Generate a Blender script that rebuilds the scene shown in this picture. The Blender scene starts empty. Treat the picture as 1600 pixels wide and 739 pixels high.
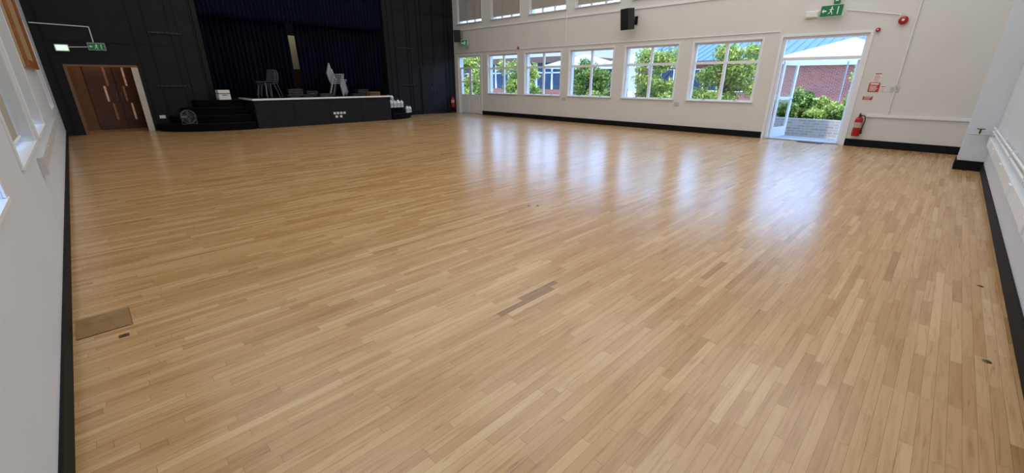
import bpy, bmesh, math, random
import numpy as np
from mathutils import Vector, Matrix
random.seed(7); rng=np.random.default_rng(7)
SC=bpy.context.scene; COL=SC.collection
SC.view_settings.view_transform='Standard'
SC.view_settings.exposure=0.0

# ------------------------------------------------------------------ materials
def lin(c):
    return tuple((x/12.92 if x<=0.04045 else ((x+0.055)/1.055)**2.4) for x in c)
def rgb(r,g,b): return lin((r/255,g/255,b/255))
_m={}
def mat(name,col,rough=0.6,metal=0.0,var=0.06,scale=6.0,bump=0.0,emis=None,es=0.0,spec=0.5):
    if name in _m: return _m[name]
    m=bpy.data.materials.new(name); m.use_nodes=True; nt=m.node_tree
    p=nt.nodes["Principled BSDF"]
    tc=nt.nodes.new("ShaderNodeTexCoord"); n=nt.nodes.new("ShaderNodeTexNoise")
    n.inputs["Scale"].default_value=scale; n.inputs["Detail"].default_value=4
    nt.links.new(tc.outputs["Object"],n.inputs["Vector"])
    r=nt.nodes.new("ShaderNodeValToRGB")
    r.color_ramp.elements[0].position=0.3; r.color_ramp.elements[1].position=0.7
    r.color_ramp.elements[0].color=(*[max(0,c*(1-var)) for c in col],1)
    r.color_ramp.elements[1].color=(*[min(1,c*(1+var)) for c in col],1)
    nt.links.new(n.outputs["Fac"],r.inputs["Fac"]); nt.links.new(r.outputs["Color"],p.inputs["Base Color"])
    p.inputs["Roughness"].default_value=rough; p.inputs["Metallic"].default_value=metal
    p.inputs["Specular IOR Level"].default_value=spec
    if bump>0:
        b=nt.nodes.new("ShaderNodeBump"); b.inputs["Strength"].default_value=bump; b.inputs["Distance"].default_value=0.01
        nt.links.new(n.outputs["Fac"],b.inputs["Height"]); nt.links.new(b.outputs["Normal"],p.inputs["Normal"])
    if emis:
        p.inputs["Emission Color"].default_value=(*emis,1); p.inputs["Emission Strength"].default_value=es
    _m[name]=m; return m

def math_node(nt,op,a,b=None,c=None):
    n=nt.nodes.new("ShaderNodeMath"); n.operation=op
    for i,v in enumerate((a,b,c)):
        if v is None: continue
        if isinstance(v,(int,float)): n.inputs[i].default_value=v
        else: nt.links.new(v,n.inputs[i])
    return n.outputs[0]

def floor_material():
    m=bpy.data.materials.new("maple_strip_floor"); m.use_nodes=True; nt=m.node_tree; L=nt.links
    p=nt.nodes["Principled BSDF"]
    g=nt.nodes.new("ShaderNodeNewGeometry"); s=nt.nodes.new("ShaderNodeSeparateXYZ"); L.new(g.outputs["Position"],s.inputs[0])
    X,Y=s.outputs[0],s.outputs[1]
    w=0.050
    yr=math_node(nt,'DIVIDE',math_node(nt,'ADD',Y,10.0),w)
    row=math_node(nt,'FLOOR',yr); fy=math_node(nt,'FRACT',yr)
    wn=nt.nodes.new("ShaderNodeTexWhiteNoise"); wn.noise_dimensions='1D'; L.new(row,wn.inputs["W"])
    off=math_node(nt,'MULTIPLY',wn.outputs["Value"],13.7)
    sc=nt.nodes.new("ShaderNodeSeparateColor"); L.new(wn.outputs["Color"],sc.inputs[0])
    ln=math_node(nt,'ADD',math_node(nt,'MULTIPLY',sc.outputs[1],0.5),0.42)
    xr=math_node(nt,'DIVIDE',math_node(nt,'ADD',math_node(nt,'ADD',X,10.0),off),ln)
    col=math_node(nt,'FLOOR',xr); fx=math_node(nt,'FRACT',xr)
    cv=nt.nodes.new("ShaderNodeCombineXYZ"); L.new(row,cv.inputs[0]); L.new(col,cv.inputs[1])
    w2=nt.nodes.new("ShaderNodeTexWhiteNoise"); w2.noise_dimensions='2D'; L.new(cv.outputs[0],w2.inputs["Vector"])
    ramp=nt.nodes.new("ShaderNodeValToRGB"); e=ramp.color_ramp.elements
    e[0].position=0.0; e[0].color=(*rgb(168,128,82),1)
    e[1].position=1.0; e[1].color=(*rgb(208,175,129),1)
    for pos,c in ((0.03,rgb(181,141,92)),(0.3,rgb(189,150,101)),(0.6,rgb(195,158,109)),(0.88,rgb(201,166,118))):
        k=e.new(pos); k.color=(*c,1)
    L.new(w2.outputs["Value"],ramp.inputs["Fac"])
    gv=nt.nodes.new("ShaderNodeCombineXYZ")
    L.new(math_node(nt,'ADD',math_node(nt,'MULTIPLY',X,1.6),math_node(nt,'MULTIPLY',w2.outputs["Value"],37.0)),gv.inputs[0])
    L.new(math_node(nt,'MULTIPLY',Y,26.0),gv.inputs[1]); L.new(row,gv.inputs[2])
    gn=nt.nodes.new("ShaderNodeTexNoise"); gn.inputs["Scale"].default_value=1.6; gn.inputs["Detail"].default_value=7; gn.inputs["Roughness"].default_value=0.64
    gn.inputs["Distortion"].default_value=0.6
    L.new(gv.outputs[0],gn.inputs["Vector"])
    gr=nt.nodes.new("ShaderNodeValToRGB"); ge=gr.color_ramp.elements
    ge[0].position=0.27; ge[0].color=(0.58,0.46,0.35,1); ge[1].position=0.52; ge[1].color=(1,1,1,1)
    k=ge.new(0.39); k.color=(0.87,0.81,0.74,1)
    k=ge.new(0.75); k.color=(1.05,1.04,1.02,1)
    L.new(gn.outputs["Fac"],gr.inputs["Fac"])
    mx=nt.nodes.new("ShaderNodeMix"); mx.data_type='RGBA'; mx.blend_type='MULTIPLY'; mx.inputs["Factor"].default_value=1
    L.new(ramp.outputs["Color"],mx.inputs["A"]); L.new(gr.outputs["Color"],mx.inputs["B"])
    kv=nt.nodes.new("ShaderNodeCombineXYZ"); L.new(math_node(nt,'MULTIPLY',X,5.0),kv.inputs[0]); L.new(math_node(nt,'MULTIPLY',Y,32.0),kv.inputs[1]); L.new(math_node(nt,'MULTIPLY',w2.outputs["Value"],50.0),kv.inputs[2])
    kn=nt.nodes.new("ShaderNodeTexNoise"); kn.inputs["Scale"].default_value=0.9; kn.inputs["Detail"].default_value=3; L.new(kv.outputs[0],kn.inputs["Vector"])
    kr=nt.nodes.new("ShaderNodeValToRGB"); kr.color_ramp.elements[0].position=0.66; kr.color_ramp.elements[1].position=0.80
    L.new(kn.outputs["Fac"],kr.inputs["Fac"])
    mk=nt.nodes.new("ShaderNodeMix"); mk.data_type='RGBA'; mk.blend_type='MULTIPLY'
    L.new(math_node(nt,'MULTIPLY',kr.outputs["Color"],0.85),mk.inputs["Factor"])
    L.new(mx.outputs["Result"],mk.inputs["A"]); mk.inputs["B"].default_value=(0.55,0.41,0.28,1)
    def band(v,a,b): return math_node(nt,'MULTIPLY',math_node(nt,'GREATER_THAN',v,a),math_node(nt,'LESS_THAN',v,b))
    r0=math.floor((1.83+10)/w)
    dark=math_node(nt,'ADD',math_node(nt,'MULTIPLY',band(row,r0-0.5,r0+0.5),band(X,1.69,2.26)),
                   math_node(nt,'MULTIPLY',band(row,r0+0.5,r0+1.5),band(X,1.95,2.36)))
    md=nt.nodes.new("ShaderNodeMix"); md.data_type='RGBA'; md.blend_type='MULTIPLY'
    L.new(dark,md.inputs["Factor"]); L.new(mk.outputs["Result"],md.inputs["A"]); md.inputs["B"].default_value=(0.52,0.46,0.40,1)
    ey=math_node(nt,'MINIMUM',fy,math_node(nt,'SUBTRACT',1.0,fy))
    ex=math_node(nt,'MULTIPLY',math_node(nt,'MINIMUM',fx,math_node(nt,'SUBTRACT',1.0,fx)),math_node(nt,'DIVIDE',ln,w))
    ed=math_node(nt,'MINIMUM',ey,ex)
    gap=math_node(nt,'LESS_THAN',ed,0.022)
    mg=nt.nodes.new("ShaderNodeMix"); mg.data_type='RGBA'; mg.blend_type='MULTIPLY'
    L.new(math_node(nt,'MULTIPLY',gap,0.7),mg.inputs["Factor"]); L.new(md.outputs["Result"],mg.inputs["A"]); mg.inputs["B"].default_value=(0.42,0.30,0.20,1)
    L.new(mg.outputs["Result"],p.inputs["Base Color"])
    rn=nt.nodes.new("ShaderNodeTexNoise"); rn.inputs["Scale"].default_value=0.5; rn.inputs["Detail"].default_value=2; L.new(g.outputs["Position"],rn.inputs["Vector"])
    rr=nt.nodes.new("ShaderNodeMapRange"); rr.inputs["To Min"].default_value=0.21; rr.inputs["To Max"].default_value=0.27
    L.new(rn.outputs["Fac"],rr.inputs["Value"])
    L.new(rr.outputs[0],p.inputs["Roughness"])
    p.inputs["Specular IOR Level"].default_value=0.9
    return m

def glass_material(name="window_glass",tint=(1,1,1),refl=0.05):
    m=bpy.data.materials.new(name); m.use_nodes=True; nt=m.node_tree; nt.nodes.clear()
    t=nt.nodes.new("ShaderNodeBsdfTransparent"); t.inputs[0].default_value=(*tint,1)
    g=nt.nodes.new("ShaderNodeBsdfGlossy"); g.inputs["Roughness"].default_value=0.02
    mx=nt.nodes.new("ShaderNodeMixShader"); mx.inputs[0].default_value=refl
    o=nt.nodes.new("ShaderNodeOutputMaterial")
    nt.links.new(t.outputs[0],mx.inputs[1]); nt.links.new(g.outputs[0],mx.inputs[2]); nt.links.new(mx.outputs[0],o.inputs[0])
    return m
def fabric_material(name,c1,c2,tr,fac,scale=30):
    m=bpy.data.materials.new(name); m.use_nodes=True; nt=m.node_tree; nt.nodes.clear()
    tc=nt.nodes.new("ShaderNodeTexCoord"); n=nt.nodes.new("ShaderNodeTexNoise"); n.inputs["Scale"].default_value=scale; nt.links.new(tc.outputs["Object"],n.inputs["Vector"])
    r=nt.nodes.new("ShaderNodeValToRGB"); r.color_ramp.elements[0].color=(*c1,1); r.color_ramp.elements[1].color=(*c2,1); nt.links.new(n.outputs["Fac"],r.inputs["Fac"])
    d=nt.nodes.new("ShaderNodeBsdfDiffuse"); t=nt.nodes.new("ShaderNodeBsdfTranslucent"); t.inputs[0].default_value=(*tr,1)
    nt.links.new(r.outputs["Color"],d.inputs["Color"])
    mx=nt.nodes.new("ShaderNodeMixShader"); mx.inputs[0].default_value=fac
    o=nt.nodes.new("ShaderNodeOutputMaterial")
    nt.links.new(d.outputs[0],mx.inputs[1]); nt.links.new(t.outputs[0],mx.inputs[2]); nt.links.new(mx.outputs[0],o.inputs[0])
    return m

def brick_material(name,c1,c2,mortar,scale=1.0):
    m=bpy.data.materials.new(name); m.use_nodes=True; nt=m.node_tree; p=nt.nodes["Principled BSDF"]
    g=nt.nodes.new("ShaderNodeNewGeometry"); s=nt.nodes.new("ShaderNodeSeparateXYZ"); nt.links.new(g.outputs["Position"],s.inputs[0])
    c=nt.nodes.new("ShaderNodeCombineXYZ")
    nt.links.new(math_node(nt,'ADD',s.outputs[0],s.outputs[1]),c.inputs[0]); nt.links.new(s.outputs[2],c.inputs[1])
    b=nt.nodes.new("ShaderNodeTexBrick"); nt.links.new(c.outputs[0],b.inputs["Vector"])
    b.inputs["Color1"].default_value=(*c1,1); b.inputs["Color2"].default_value=(*c2,1); b.inputs["Mortar"].default_value=(*mortar,1)
    b.inputs["Scale"].default_value=scale; b.inputs["Brick Width"].default_value=0.225; b.inputs["Row Height"].default_value=0.075; b.inputs["Mortar Size"].default_value=0.008
    nt.links.new(b.outputs["Color"],p.inputs["Base Color"]); p.inputs["Roughness"].default_value=0.9
    return m

M_floor=floor_material()
M_wall=mat("cream_wall_paint",rgb(219,219,217),0.55,var=0.02,scale=1.2,bump=0.05)
M_wallw=mat("white_wall_paint",rgb(212,220,229),0.5,var=0.02,scale=1.5,bump=0.05)
M_white=mat("white_gloss_paint",rgb(234,237,241),0.35,var=0.02)
M_black=mat("black_wall_paint",rgb(25,26,32),0.6,var=0.15,scale=2,bump=0.05,spec=0.25)
M_blk2=mat("black_skirting_paint",rgb(20,21,24),0.65,var=0.1,spec=0.15)
M_batt=mat("black_batten_paint",rgb(13,14,17),0.5,var=0.1,spec=0.25)
M_stage=mat("stage_black_paint",rgb(25,26,29),0.6,var=0.15,scale=3,spec=0.25)
M_deck=mat("stage_deck_black_vinyl",rgb(20,21,24),0.9,var=0.15,scale=3,spec=0.05)
M_carpet=mat("black_step_carpet",rgb(13,14,17),0.95,var=0.3,scale=60,bump=0.3,spec=0.1)
M_curt=mat("navy_curtain_velvet",rgb(13,17,38),0.9,var=0.25,scale=3,spec=0.15)
M_val=mat("navy_valance_velvet",rgb(14,20,44),0.9,var=0.2,scale=3,spec=0.15)
M_glass=glass_material()
M_ceil=mat("ceiling_paint",rgb(222,222,220),0.8,var=0.02)
M_blind=fabric_material("cream_blind_fabric",rgb(172,160,134),rgb(190,180,156),(0.60,0.62,0.66),0.2)
M_plastic_b=mat("black_plastic",rgb(24,24,26),0.45,var=0.1)
M_plastic_w=mat("white_plastic",rgb(232,232,232),0.4,var=0.02)
M_metal=mat("brushed_steel",rgb(170,172,176),0.35,0.9,var=0.05)
M_dmetal=mat("dull_grey_steel",rgb(104,106,112),0.45,0.6,var=0.05)
M_chrome=mat("light_grey_tube",rgb(170,176,186),0.4,0.1,var=0.03)
M_red=mat("red_enamel",rgb(176,22,24),0.3,var=0.05)
M_redsign=mat("red_sign_vinyl",rgb(186,44,38),0.5,var=0.04)
M_green=mat("green_sign",rgb(10,110,66),0.4,var=0.05,emis=rgb(10,120,70),es=0.12)
M_signw=mat("sign_white",rgb(225,232,226),0.5,var=0.02,emis=rgb(220,240,225),es=0.1)
M_glow=mat("lit_lamp_diffuser",rgb(235,245,235),0.5,var=0.02,emis=rgb(205,245,220),es=0.9)
M_brass=mat("dull_brass",rgb(105,84,54),0.5,0.6,var=0.1)
M_hatch=mat("plywood_hatch",rgb(143,114,76),0.6,var=0.16,scale=14,spec=0.2)
M_gapd=mat("dark_joint",rgb(86,64,42),0.7,var=0.1)
M_frame=mat("varnished_brown_wood",rgb(140,88,44),0.4,var=0.15,scale=9)
M_board=mat("honours_board_face",rgb(178,150,112),0.5,var=0.05)
M_door_b=mat("brown_door_veneer",rgb(88,54,36),0.45,var=0.12,scale=5)
M_cream=mat("cream_door_frame_paint",rgb(200,194,182),0.45,var=0.03)
M_lobby=mat("lobby_wall_paint",rgb(124,88,62),0.6,var=0.04)
M_grey=mat("grey_trunking_metal",rgb(196,198,198),0.45,0.0,var=0.04)
M_chair=mat("grey_chair_polypropylene",rgb(188,198,216),0.5,var=0.05)
M_chair2=mat("slate_chair_polypropylene",rgb(62,68,82),0.5,var=0.05)
M_tube2=mat("dark_grey_tube",rgb(96,100,112),0.4,0.3,var=0.03)
M_card=mat("brown_cardboard",rgb(140,98,66),0.8,var=0.06)
M_pave=mat("outdoor_paving",rgb(180,176,170),0.85,var=0.08,scale=3)
M_grass=mat("grass",rgb(96,122,60),0.9,var=0.2,scale=8)
M_stone=brick_material("planter_brick",rgb(186,178,170),rgb(166,156,148),rgb(200,196,190))
M_brick=brick_material("red_brick",rgb(158,88,76),rgb(134,70,62),rgb(170,146,132))
M_roof=mat("blue_metal_roof",rgb(92,124,162),0.6,0.0,var=0.06,scale=3)
M_bglass=mat("building_glazing",rgb(58,80,108),0.1,0.3,var=0.2,scale=0.8)
M_fascia=mat("brown_fascia",rgb(104,76,62),0.6,var=0.05)
M_canvas=fabric_material("white_canopy_canvas",rgb(226,232,238),rgb(236,240,246),(0.75,0.82,0.92),0.5,4)
M_bark=mat("tree_bark",rgb(92,76,60),0.9,var=0.2,scale=20,bump=0.4)
M_yellow=mat("pale_yellow_panel",rgb(214,208,172),0.6,var=0.04)
M_soil=mat("dark_soil",rgb(70,58,46),0.95,var=0.2,scale=20)
def leaf_mat(name,a,b):
    m=bpy.data.materials.new(name); m.use_nodes=True; nt=m.node_tree; p=nt.nodes["Principled BSDF"]
    g=nt.nodes.new("ShaderNodeNewGeometry"); r=nt.nodes.new("ShaderNodeValToRGB")
    r.color_ramp.elements[0].color=(*a,1); r.color_ramp.elements[1].color=(*b,1)
    nt.links.new(g.outputs["Random Per Island"],r.inputs["Fac"]); nt.links.new(r.outputs["Color"],p.inputs["Base Color"])
    p.inputs["Roughness"].default_value=0.5
    t=nt.nodes.new("ShaderNodeBsdfTranslucent"); nt.links.new(r.outputs["Color"],t.inputs[0])
    mx=nt.nodes.new("ShaderNodeMixShader"); mx.inputs[0].default_value=0.35; o=nt.nodes["Material Output"]
    nt.links.new(p.outputs[0],mx.inputs[1]); nt.links.new(t.outputs[0],mx.inputs[2]); nt.links.new(mx.outputs[0],o.inputs[0])
    return m
M_leafA=leaf_mat("leaf_bright_green",rgb(92,126,40),rgb(216,226,124))
M_leafB=leaf_mat("leaf_deep_green",rgb(56,94,38),rgb(166,190,96))

# ------------------------------------------------------------------ builder
class B:
    def __init__(s): s.v=[]; s.f=[]; s.m=[]; s.sm=[]
    def add(s,vs,fs,mi=0,sm=False,M=None):
        o=len(s.v)
        for v in vs:
            v=Vector(v)
            if M is not None: v=M@v
            s.v.append(tuple(v))
        for f in fs: s.f.append([i+o for i in f]); s.m.append(mi); s.sm.append(sm)
    def box(s,x0,x1,y0,y1,z0,z1,mi=0,M=None):
        vs=[(x0,y0,z0),(x1,y0,z0),(x1,y1,z0),(x0,y1,z0),(x0,y0,z1),(x1,y0,z1),(x1,y1,z1),(x0,y1,z1)]
        s.add(vs,[(0,3,2,1),(4,5,6,7),(0,1,5,4),(1,2,6,5),(2,3,7,6),(3,0,4,7)],mi,False,M)
    def cyl(s,p0,p1,r0,r1=None,n=16,mi=0,cap=True,M=None):
        r1=r0 if r1 is None else r1
        p0=Vector(p0);p1=Vector(p1);d=(p1-p0).normalized()
        a=d.orthogonal().normalized(); b=d.cross(a)
        vs=[]
        for p,r in ((p0,r0),(p1,r1)):
            for i in range(n):
                t=2*math.pi*i/n; vs.append(p+a*(r*math.cos(t))+b*(r*math.sin(t)))
        s.add(vs,[(i,(i+1)%n,n+(i+1)%n,n+i) for i in range(n)],mi,True,M)
        if cap:
            s.add(vs[:n],[tuple(range(n-1,-1,-1))],mi,False,M); s.add(vs[n:],[tuple(range(n))],mi,False,M)
    def tube(s,pts,r,n=8,mi=0,M=None):
        for a,b in zip(pts[:-1],pts[1:]): s.cyl(a,b,r,r,n,mi,True,M)
    def rev(s,prof,n=20,mi=0,M=None,c=(0,0,0)):
        vs=[];k=len(prof)
        for r,z in prof:
            for i in range(n):
                t=2*math.pi*i/n; vs.append((c[0]+r*math.cos(t),c[1]+r*math.sin(t),c[2]+z))
        fs=[(j*n+i,j*n+(i+1)%n,(j+1)*n+(i+1)%n,(j+1)*n+i) for j in range(k-1) for i in range(n)]
        s.add(vs,fs,mi,True,M)
    def prism(s,poly,y0,y1,mi=0,M=None):
        n=len(poly); vs=[(x,y0,z) for x,z in poly]+[(x,y1,z) for x,z in poly]
        s.add(vs,[tuple(range(n)),tuple(range(2*n-1,n-1,-1))]+[(i,n+i,n+(i+1)%n,(i+1)%n) for i in range(n)],mi,False,M)
    def to(s,name,mats,parent=None,loc=(0,0,0),rz=0.0,rot=None,bevel=0.0,props=None):
        me=bpy.data.meshes.new(name); me.from_pydata(s.v,[],s.f)
        if not isinstance(mats,(list,tuple)): mats=[mats]
        for m in mats: me.materials.append(m)
        me.polygons.foreach_set("material_index",s.m); me.polygons.foreach_set("use_smooth",s.sm)
        me.validate(); me.update()
        bm=bmesh.new(); bm.from_mesh(me); bmesh.ops.recalc_face_normals(bm,faces=bm.faces); bm.to_mesh(me); bm.free()
        o=bpy.data.objects.new(name,me); COL.objects.link(o)
        o.location=loc; o.rotation_euler=rot if rot else (0,0,rz)
        if parent: o.parent=parent
        if bevel>0:
            md=o.modifiers.new("bevel",'BEVEL'); md.width=bevel; md.segments=2; md.limit_method='ANGLE'
        if props:
            for k,v in props.items(): o[k]=v
        return o
ST={"kind":"structure"}
def thing(name,label,cat,loc=(0,0,0),rz=0.0,group=None):
    e=bpy.data.objects.new(name,None); e.empty_display_size=0.1; COL.objects.link(e)
    e.location=loc; e.rotation_euler=(0,0,rz); e["label"]=label; e["category"]=cat
    if group: e["group"]=group
    return e
def tag(o,label,cat,group=None):
    o["label"]=label; o["category"]=cat
    if group: o["group"]=group
    return o
def copy_thing(root,loc,rz=None,label=None):
    r=root.copy(); COL.objects.link(r); r.location=loc
    if rz is not None: r.rotation_euler=(0,0,rz)
    if label: r["label"]=label
    for c in list(root.children):
        k=c.copy(); COL.objects.link(k); k.parent=r
    return r

# ------------------------------------------------------------------ dimensions
XL,XW,YS,YR,ZC=-0.382,13.29,17.27,-0.632,6.6
def wall(name,axis,a,b,u0,u1,z0,z1,ops,mats):
    us=sorted(set([u0,u1]+[o[0] for o in ops]+[o[1] for o in ops])); zs=sorted(set([z0,z1]+[o[2] for o in ops]+[o[3] for o in ops]))
    bb=B()
    for i in range(len(us)-1):
        for j in range(len(zs)-1):
            uc=(us[i]+us[i+1])/2; zc=(zs[j]+zs[j+1])/2
            if any(o[0]<uc<o[1] and o[2]<zc<o[3] for o in ops): continue
            if axis=='X': bb.box(a,b,us[i],us[i+1],zs[j],zs[j+1])
            else: bb.box(us[i],us[i+1],a,b,zs[j],zs[j+1])
    return bb.to(name,mats,props=ST)

b=B(); b.box(XL-0.3,XW+0.3,YR-0.3,YS+1.7,-0.1,0.0); b.to("floor",M_floor,props=ST)
b=B(); b.box(XL-0.3,XW+0.3,YR-0.3,YS+5,ZC,ZC+0.2); b.to("ceiling",M_ceil,props=ST)
b=B(); b.box(XL-1.6,XL-0.301,YR-0.3,YS+0.2,3.0,3.15); b.to("added_sun_shade",M_white,props=ST)  # unseen eave slab, added to keep sun out of the west windows

WINS=[(3.98,5.78),(6.26,8.05),(8.53,10.37),(10.79,12.64),(13.07,14.89)]
CL=[(1.75,3.4),(3.95,5.7),(6.2,7.95),(8.44,10.2),(10.65,12.42),(12.95,14.62),(15.25,16.9)]
D1=(1.74,3.50,0.0,2.54); D2=(15.36,16.98,0.0,2.54)
ops=[(a,c,0.92,2.53) for a,c in WINS]+[(a,c,3.86,5.1) for a,c in CL]+[D1,D2]
wall("wall_east",'X',XW,XW+0.3,YR-0.3,YS+0.2,-0.05,ZC,ops,M_wall)
LW=[(1.15,3.3),(4.5,6.3),(6.9,8.7),(12.9,14.6)]
wall("wall_west",'X',XL-0.3,XL,YR-0.3,YS+0.2,-0.05,ZC,[(a,c,0.9,2.7) for a,c in LW],M_wallw)
wall("wall_south",'Y',YR-0.2,YR,XL,XW,-0.05,ZC,[],M_wallw)
wall("wall_north",'Y',YS,YS+0.2,XL,XW,-0.05,ZC,[(0.07,1.40,-0.05,1.82),(3.33,9.68,-0.05,5.05)],M_black)
b=B(); b.box(11.05,11.45,YR+0.001,-0.29,0,ZC); b.to("trim_1",M_wallw,props=ST)
b=B(); b.box(11.03,11.47,YR+0.002,-0.27,0.001,0.17); b.to("baseboard_pier",M_blk2,props=ST)
b=B(); b.box(XW-0.022,XW-0.001,3.56,15.3,0.001,0.17); b.box(XW-0.022,XW-0.001,YR+0.03,1.68,0.001,0.17); b.to("baseboard_east",M_blk2,props=ST)
b=B(); b.box(XL+0.001,XL+0.014,YR+0.03,YS-0.03,0.001,0.135); b.to("baseboard_west",M_blk2,props=ST)
b=B(); b.box(XL+0.03,11.02,YR+0.001,YR+0.014,0.001,0.14); b.box(11.48,XW-0.03,YR+0.001,YR+0.014,0.001,0.14); b.to("baseboard_south",M_blk2,props=ST)
b=B(); b.box(1.6,1.7,YS-0.02,YS-0.001,0.001,0.17); b.box(10.5,XW-0.03,YS-0.02,YS-0.001,0.001,0.17); b.to("baseboard_north",M_blk2,props=ST)

b=B()
xs=[-0.2,1.66,2.0,2.55,2.75,3.15,9.9,10.15,10.75,10.9,11.3,11.5,12.1,12.75,12.95]
for x in xs: b.box(x,x+0.035,YS-0.022,YS-0.001,0.18,ZC)
for z in (2.45,4.2):
    for x0,x1 in ((XL+0.02,3.3),(9.72,XW-0.02)): b.box(x0,x1,YS-0.016,YS-0.001,z,z+0.03)
b.box(3.2,3.33,YS-0.05,YS-0.001,0.9,5.2); b.box(9.68,9.8,YS-0.05,YS-0.001,0.9,5.2)
b.to("trim_2",M_batt,props=ST)

# ---------------------------------------------------------------- windows
wn=[0]
def window_x(x,y0,y1,z0,z1,trans=1.98,n=2,blind=None,inner=-1,arch=0.05):
    wn[0]+=1; b=B(); f=0.055; d=0.03; s=inner
    face=(XW if inner<0 else XL)
    b.box(x-d,x+d,y0,y0+f,z0,z1); b.box(x-d,x+d,y1-f,y1,z0,z1)
    b.box(x-d,x+d,y0+f,y1-f,z0,z0+f); b.box(x-d,x+d,y0+f,y1-f,z1-f,z1)
    for i in range(1,n):
        yc=y0+(y1-y0)*i/n; b.box(x-d*1.1,x+d*1.1,yc-0.04,yc+0.04,z0+f,z1-f)
    if trans: b.box(x-d*1.2,x+d*1.2,y0+f,y1-f,trans-0.035,trans+0.035)
    b.box(x-0.004,x+0.004,y0+f*.5,y1-f*.5,z0+f*.5,z1-f*.5,1)
    if not blind:
        for i in range(n):
            yc=y0+(y1-y0)*(i+0.5)/n
            xa,xb=sorted((x+s*0.05,x+s*0.031)); b.box(xa,xb,yc-0.05,yc+0.05,z0+0.03,z0+0.045,2)
    so_=0.05 if inner<0 else 0.02
    xa,xb=sorted((face+s*so_,x+s*0.031)); b.box(xa,xb,y0+0.002,y1-0.002,z0+0.002,z0+0.028)
    for q0,q1 in ((y0-0.05,y0+0.001),(y1-0.001,y1+0.05)):
        xa,xb=sorted((face+s*so_,face+s*0.001)); b.box(xa,xb,q0,q1,z0+0.003,z0+0.027)
    if arch:
        xa,xb=sorted((face+s*0.012,face+s*0.001))
        b.box(xa,xb,y0-arch,y0-0.001,z0+0.03,z1+arch); b.box(xa,xb,y1+0.001,y1+arch,z0+0.03,z1+arch); b.box(xa,xb,y0-0.001,y1+0.001,z1+0.001,z1+arch)
    if blind:
        xa,xb=sorted((x+s*0.045,x+s*0.048)); b.box(xa,xb,y0+0.03,y1-0.03,blind,z1-0.02,3)
        b.cyl((x+s*0.06,y0+0.03,blind),(x+s*0.06,y1-0.03,blind),0.012,n=8,mi=0)
    return b.to("window_%d"%wn[0],[M_white,M_glass,M_metal,M_blind],props=ST)
for a,c in WINS: window_x(XW+0.12,a,c,0.92,2.53)
for i,(a,c) in enumerate(CL): window_x(XW+0.12,a,c,3.86,5.1,trans=None,n=3,blind=(4.0,3.97,4.0,3.96,4.04,3.97,3.99)[i],arch=0.03)
for i,(a,c) in enumerate(LW): window_x(XL-0.14,a,c,0.9,2.7,trans=2.1,inner=1,n=2,blind=(None if i==0 else 0.98))

b=B()
b.cyl((XW-0.02,3.6,2.68),(XW-0.02,17.2,2.68),0.012,n=8); b.cyl((XW-0.02,10.58,2.68),(XW-0.02,10.58,ZC),0.016,n=8)
b.cyl((XW-0.02,1.02,1.4),(XW-0.02,1.02,ZC),0.016,n=8)
b.cyl((XW-0.02,2.3,3.05),(XW-0.02,1.3,2.86),0.009,n=8); b.cyl((XW-0.02,1.3,2.86),(XW-0.02,1.3,2.8),0.009,n=8)
b.cyl((XW-0.02,1.02,1.27),(XW-0.02,1.02,0.77),0.012,n=8)
b.box(XW-0.04,XW-0.001,YR+0.01,1.4,0.70,0.76)
b.box(XW-0.03,XW-0.001,3.6,17.2,3.60,3.66)
b.to("trim_3",M_white,props=ST)

# ---------------------------------------------------------------- garden door (open, double leaf)
def door_leaf(wd,ht,glaz0=0.25):
    b=B(); s=0.09
    b.box(0,s,-0.022,0.022,0,ht); b.box(wd-s,wd,-0.022,0.022,0,ht)
    b.box(s,wd-s,-0.022,0.022,0,glaz0); b.box(s,wd-s,-0.022,0.022,ht-s,ht); b.box(s,wd-s,-0.022,0.022,0.95,1.05)
    b.box(s,wd-s,-0.004,0.004,glaz0,ht-s,1)
    b.cyl((wd-0.05,-0.06,1.0),(wd-0.17,-0.06,1.0),0.01,n=8,mi=2); b.cyl((wd-0.05,-0.022,1.0),(wd-0.05,-0.06,1.0),0.01,n=8,mi=2)
    b.cyl((s,-0.05,0.98),(wd-s,-0.05,0.98),0.014,n=8,mi=2)
    return b
b=B(); y0,y1,z1=D1[0],D1[1],D1[3]
b.box(XW+0.04,XW+0.14,y0,y0+0.07,0.001,z1); b.box(XW+0.04,XW+0.14,y1-0.07,y1,0.001,z1)
b.box(XW+0.04,XW+0.14,y0+0.07,y1-0.07,z1-0.06,z1); b.box(XW+0.04,XW+0.14,y0+0.07,y1-0.07,1.99,2.06)
b.box(XW+0.085,XW+0.095,y0+0.05,y1-0.05,2.05,z1-0.05,1)
b.box(XW+0.04,XW+0.2,y0+0.07,y1-0.07,0.001,0.03,2)
for s0,s1 in ((y0-0.06,y0-0.001),(y1+0.001,y1+0.06)): b.box(XW-0.018,XW-0.001,s0,s1,0.001,z1+0.06)
b.box(XW-0.018,XW-0.001,y0-0.001,y1+0.001,z1+0.001,z1+0.06)
df=b.to("door_1",[M_white,M_glass,M_grey],props=ST)
lf=door_leaf(0.80,1.94).to("door_leaf",[M_white,M_glass,M_metal],parent=df,loc=(XW+0.16,3.40,0.035),rz=math.radians(-12)); lf["kind"]="structure"
lb=door_leaf(0.80,1.94).to("door_leaf",[M_white,M_glass,M_metal],parent=df,loc=(XW+0.16,1.84,0.035),rz=math.radians(9)); lb["kind"]="structure"

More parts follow.
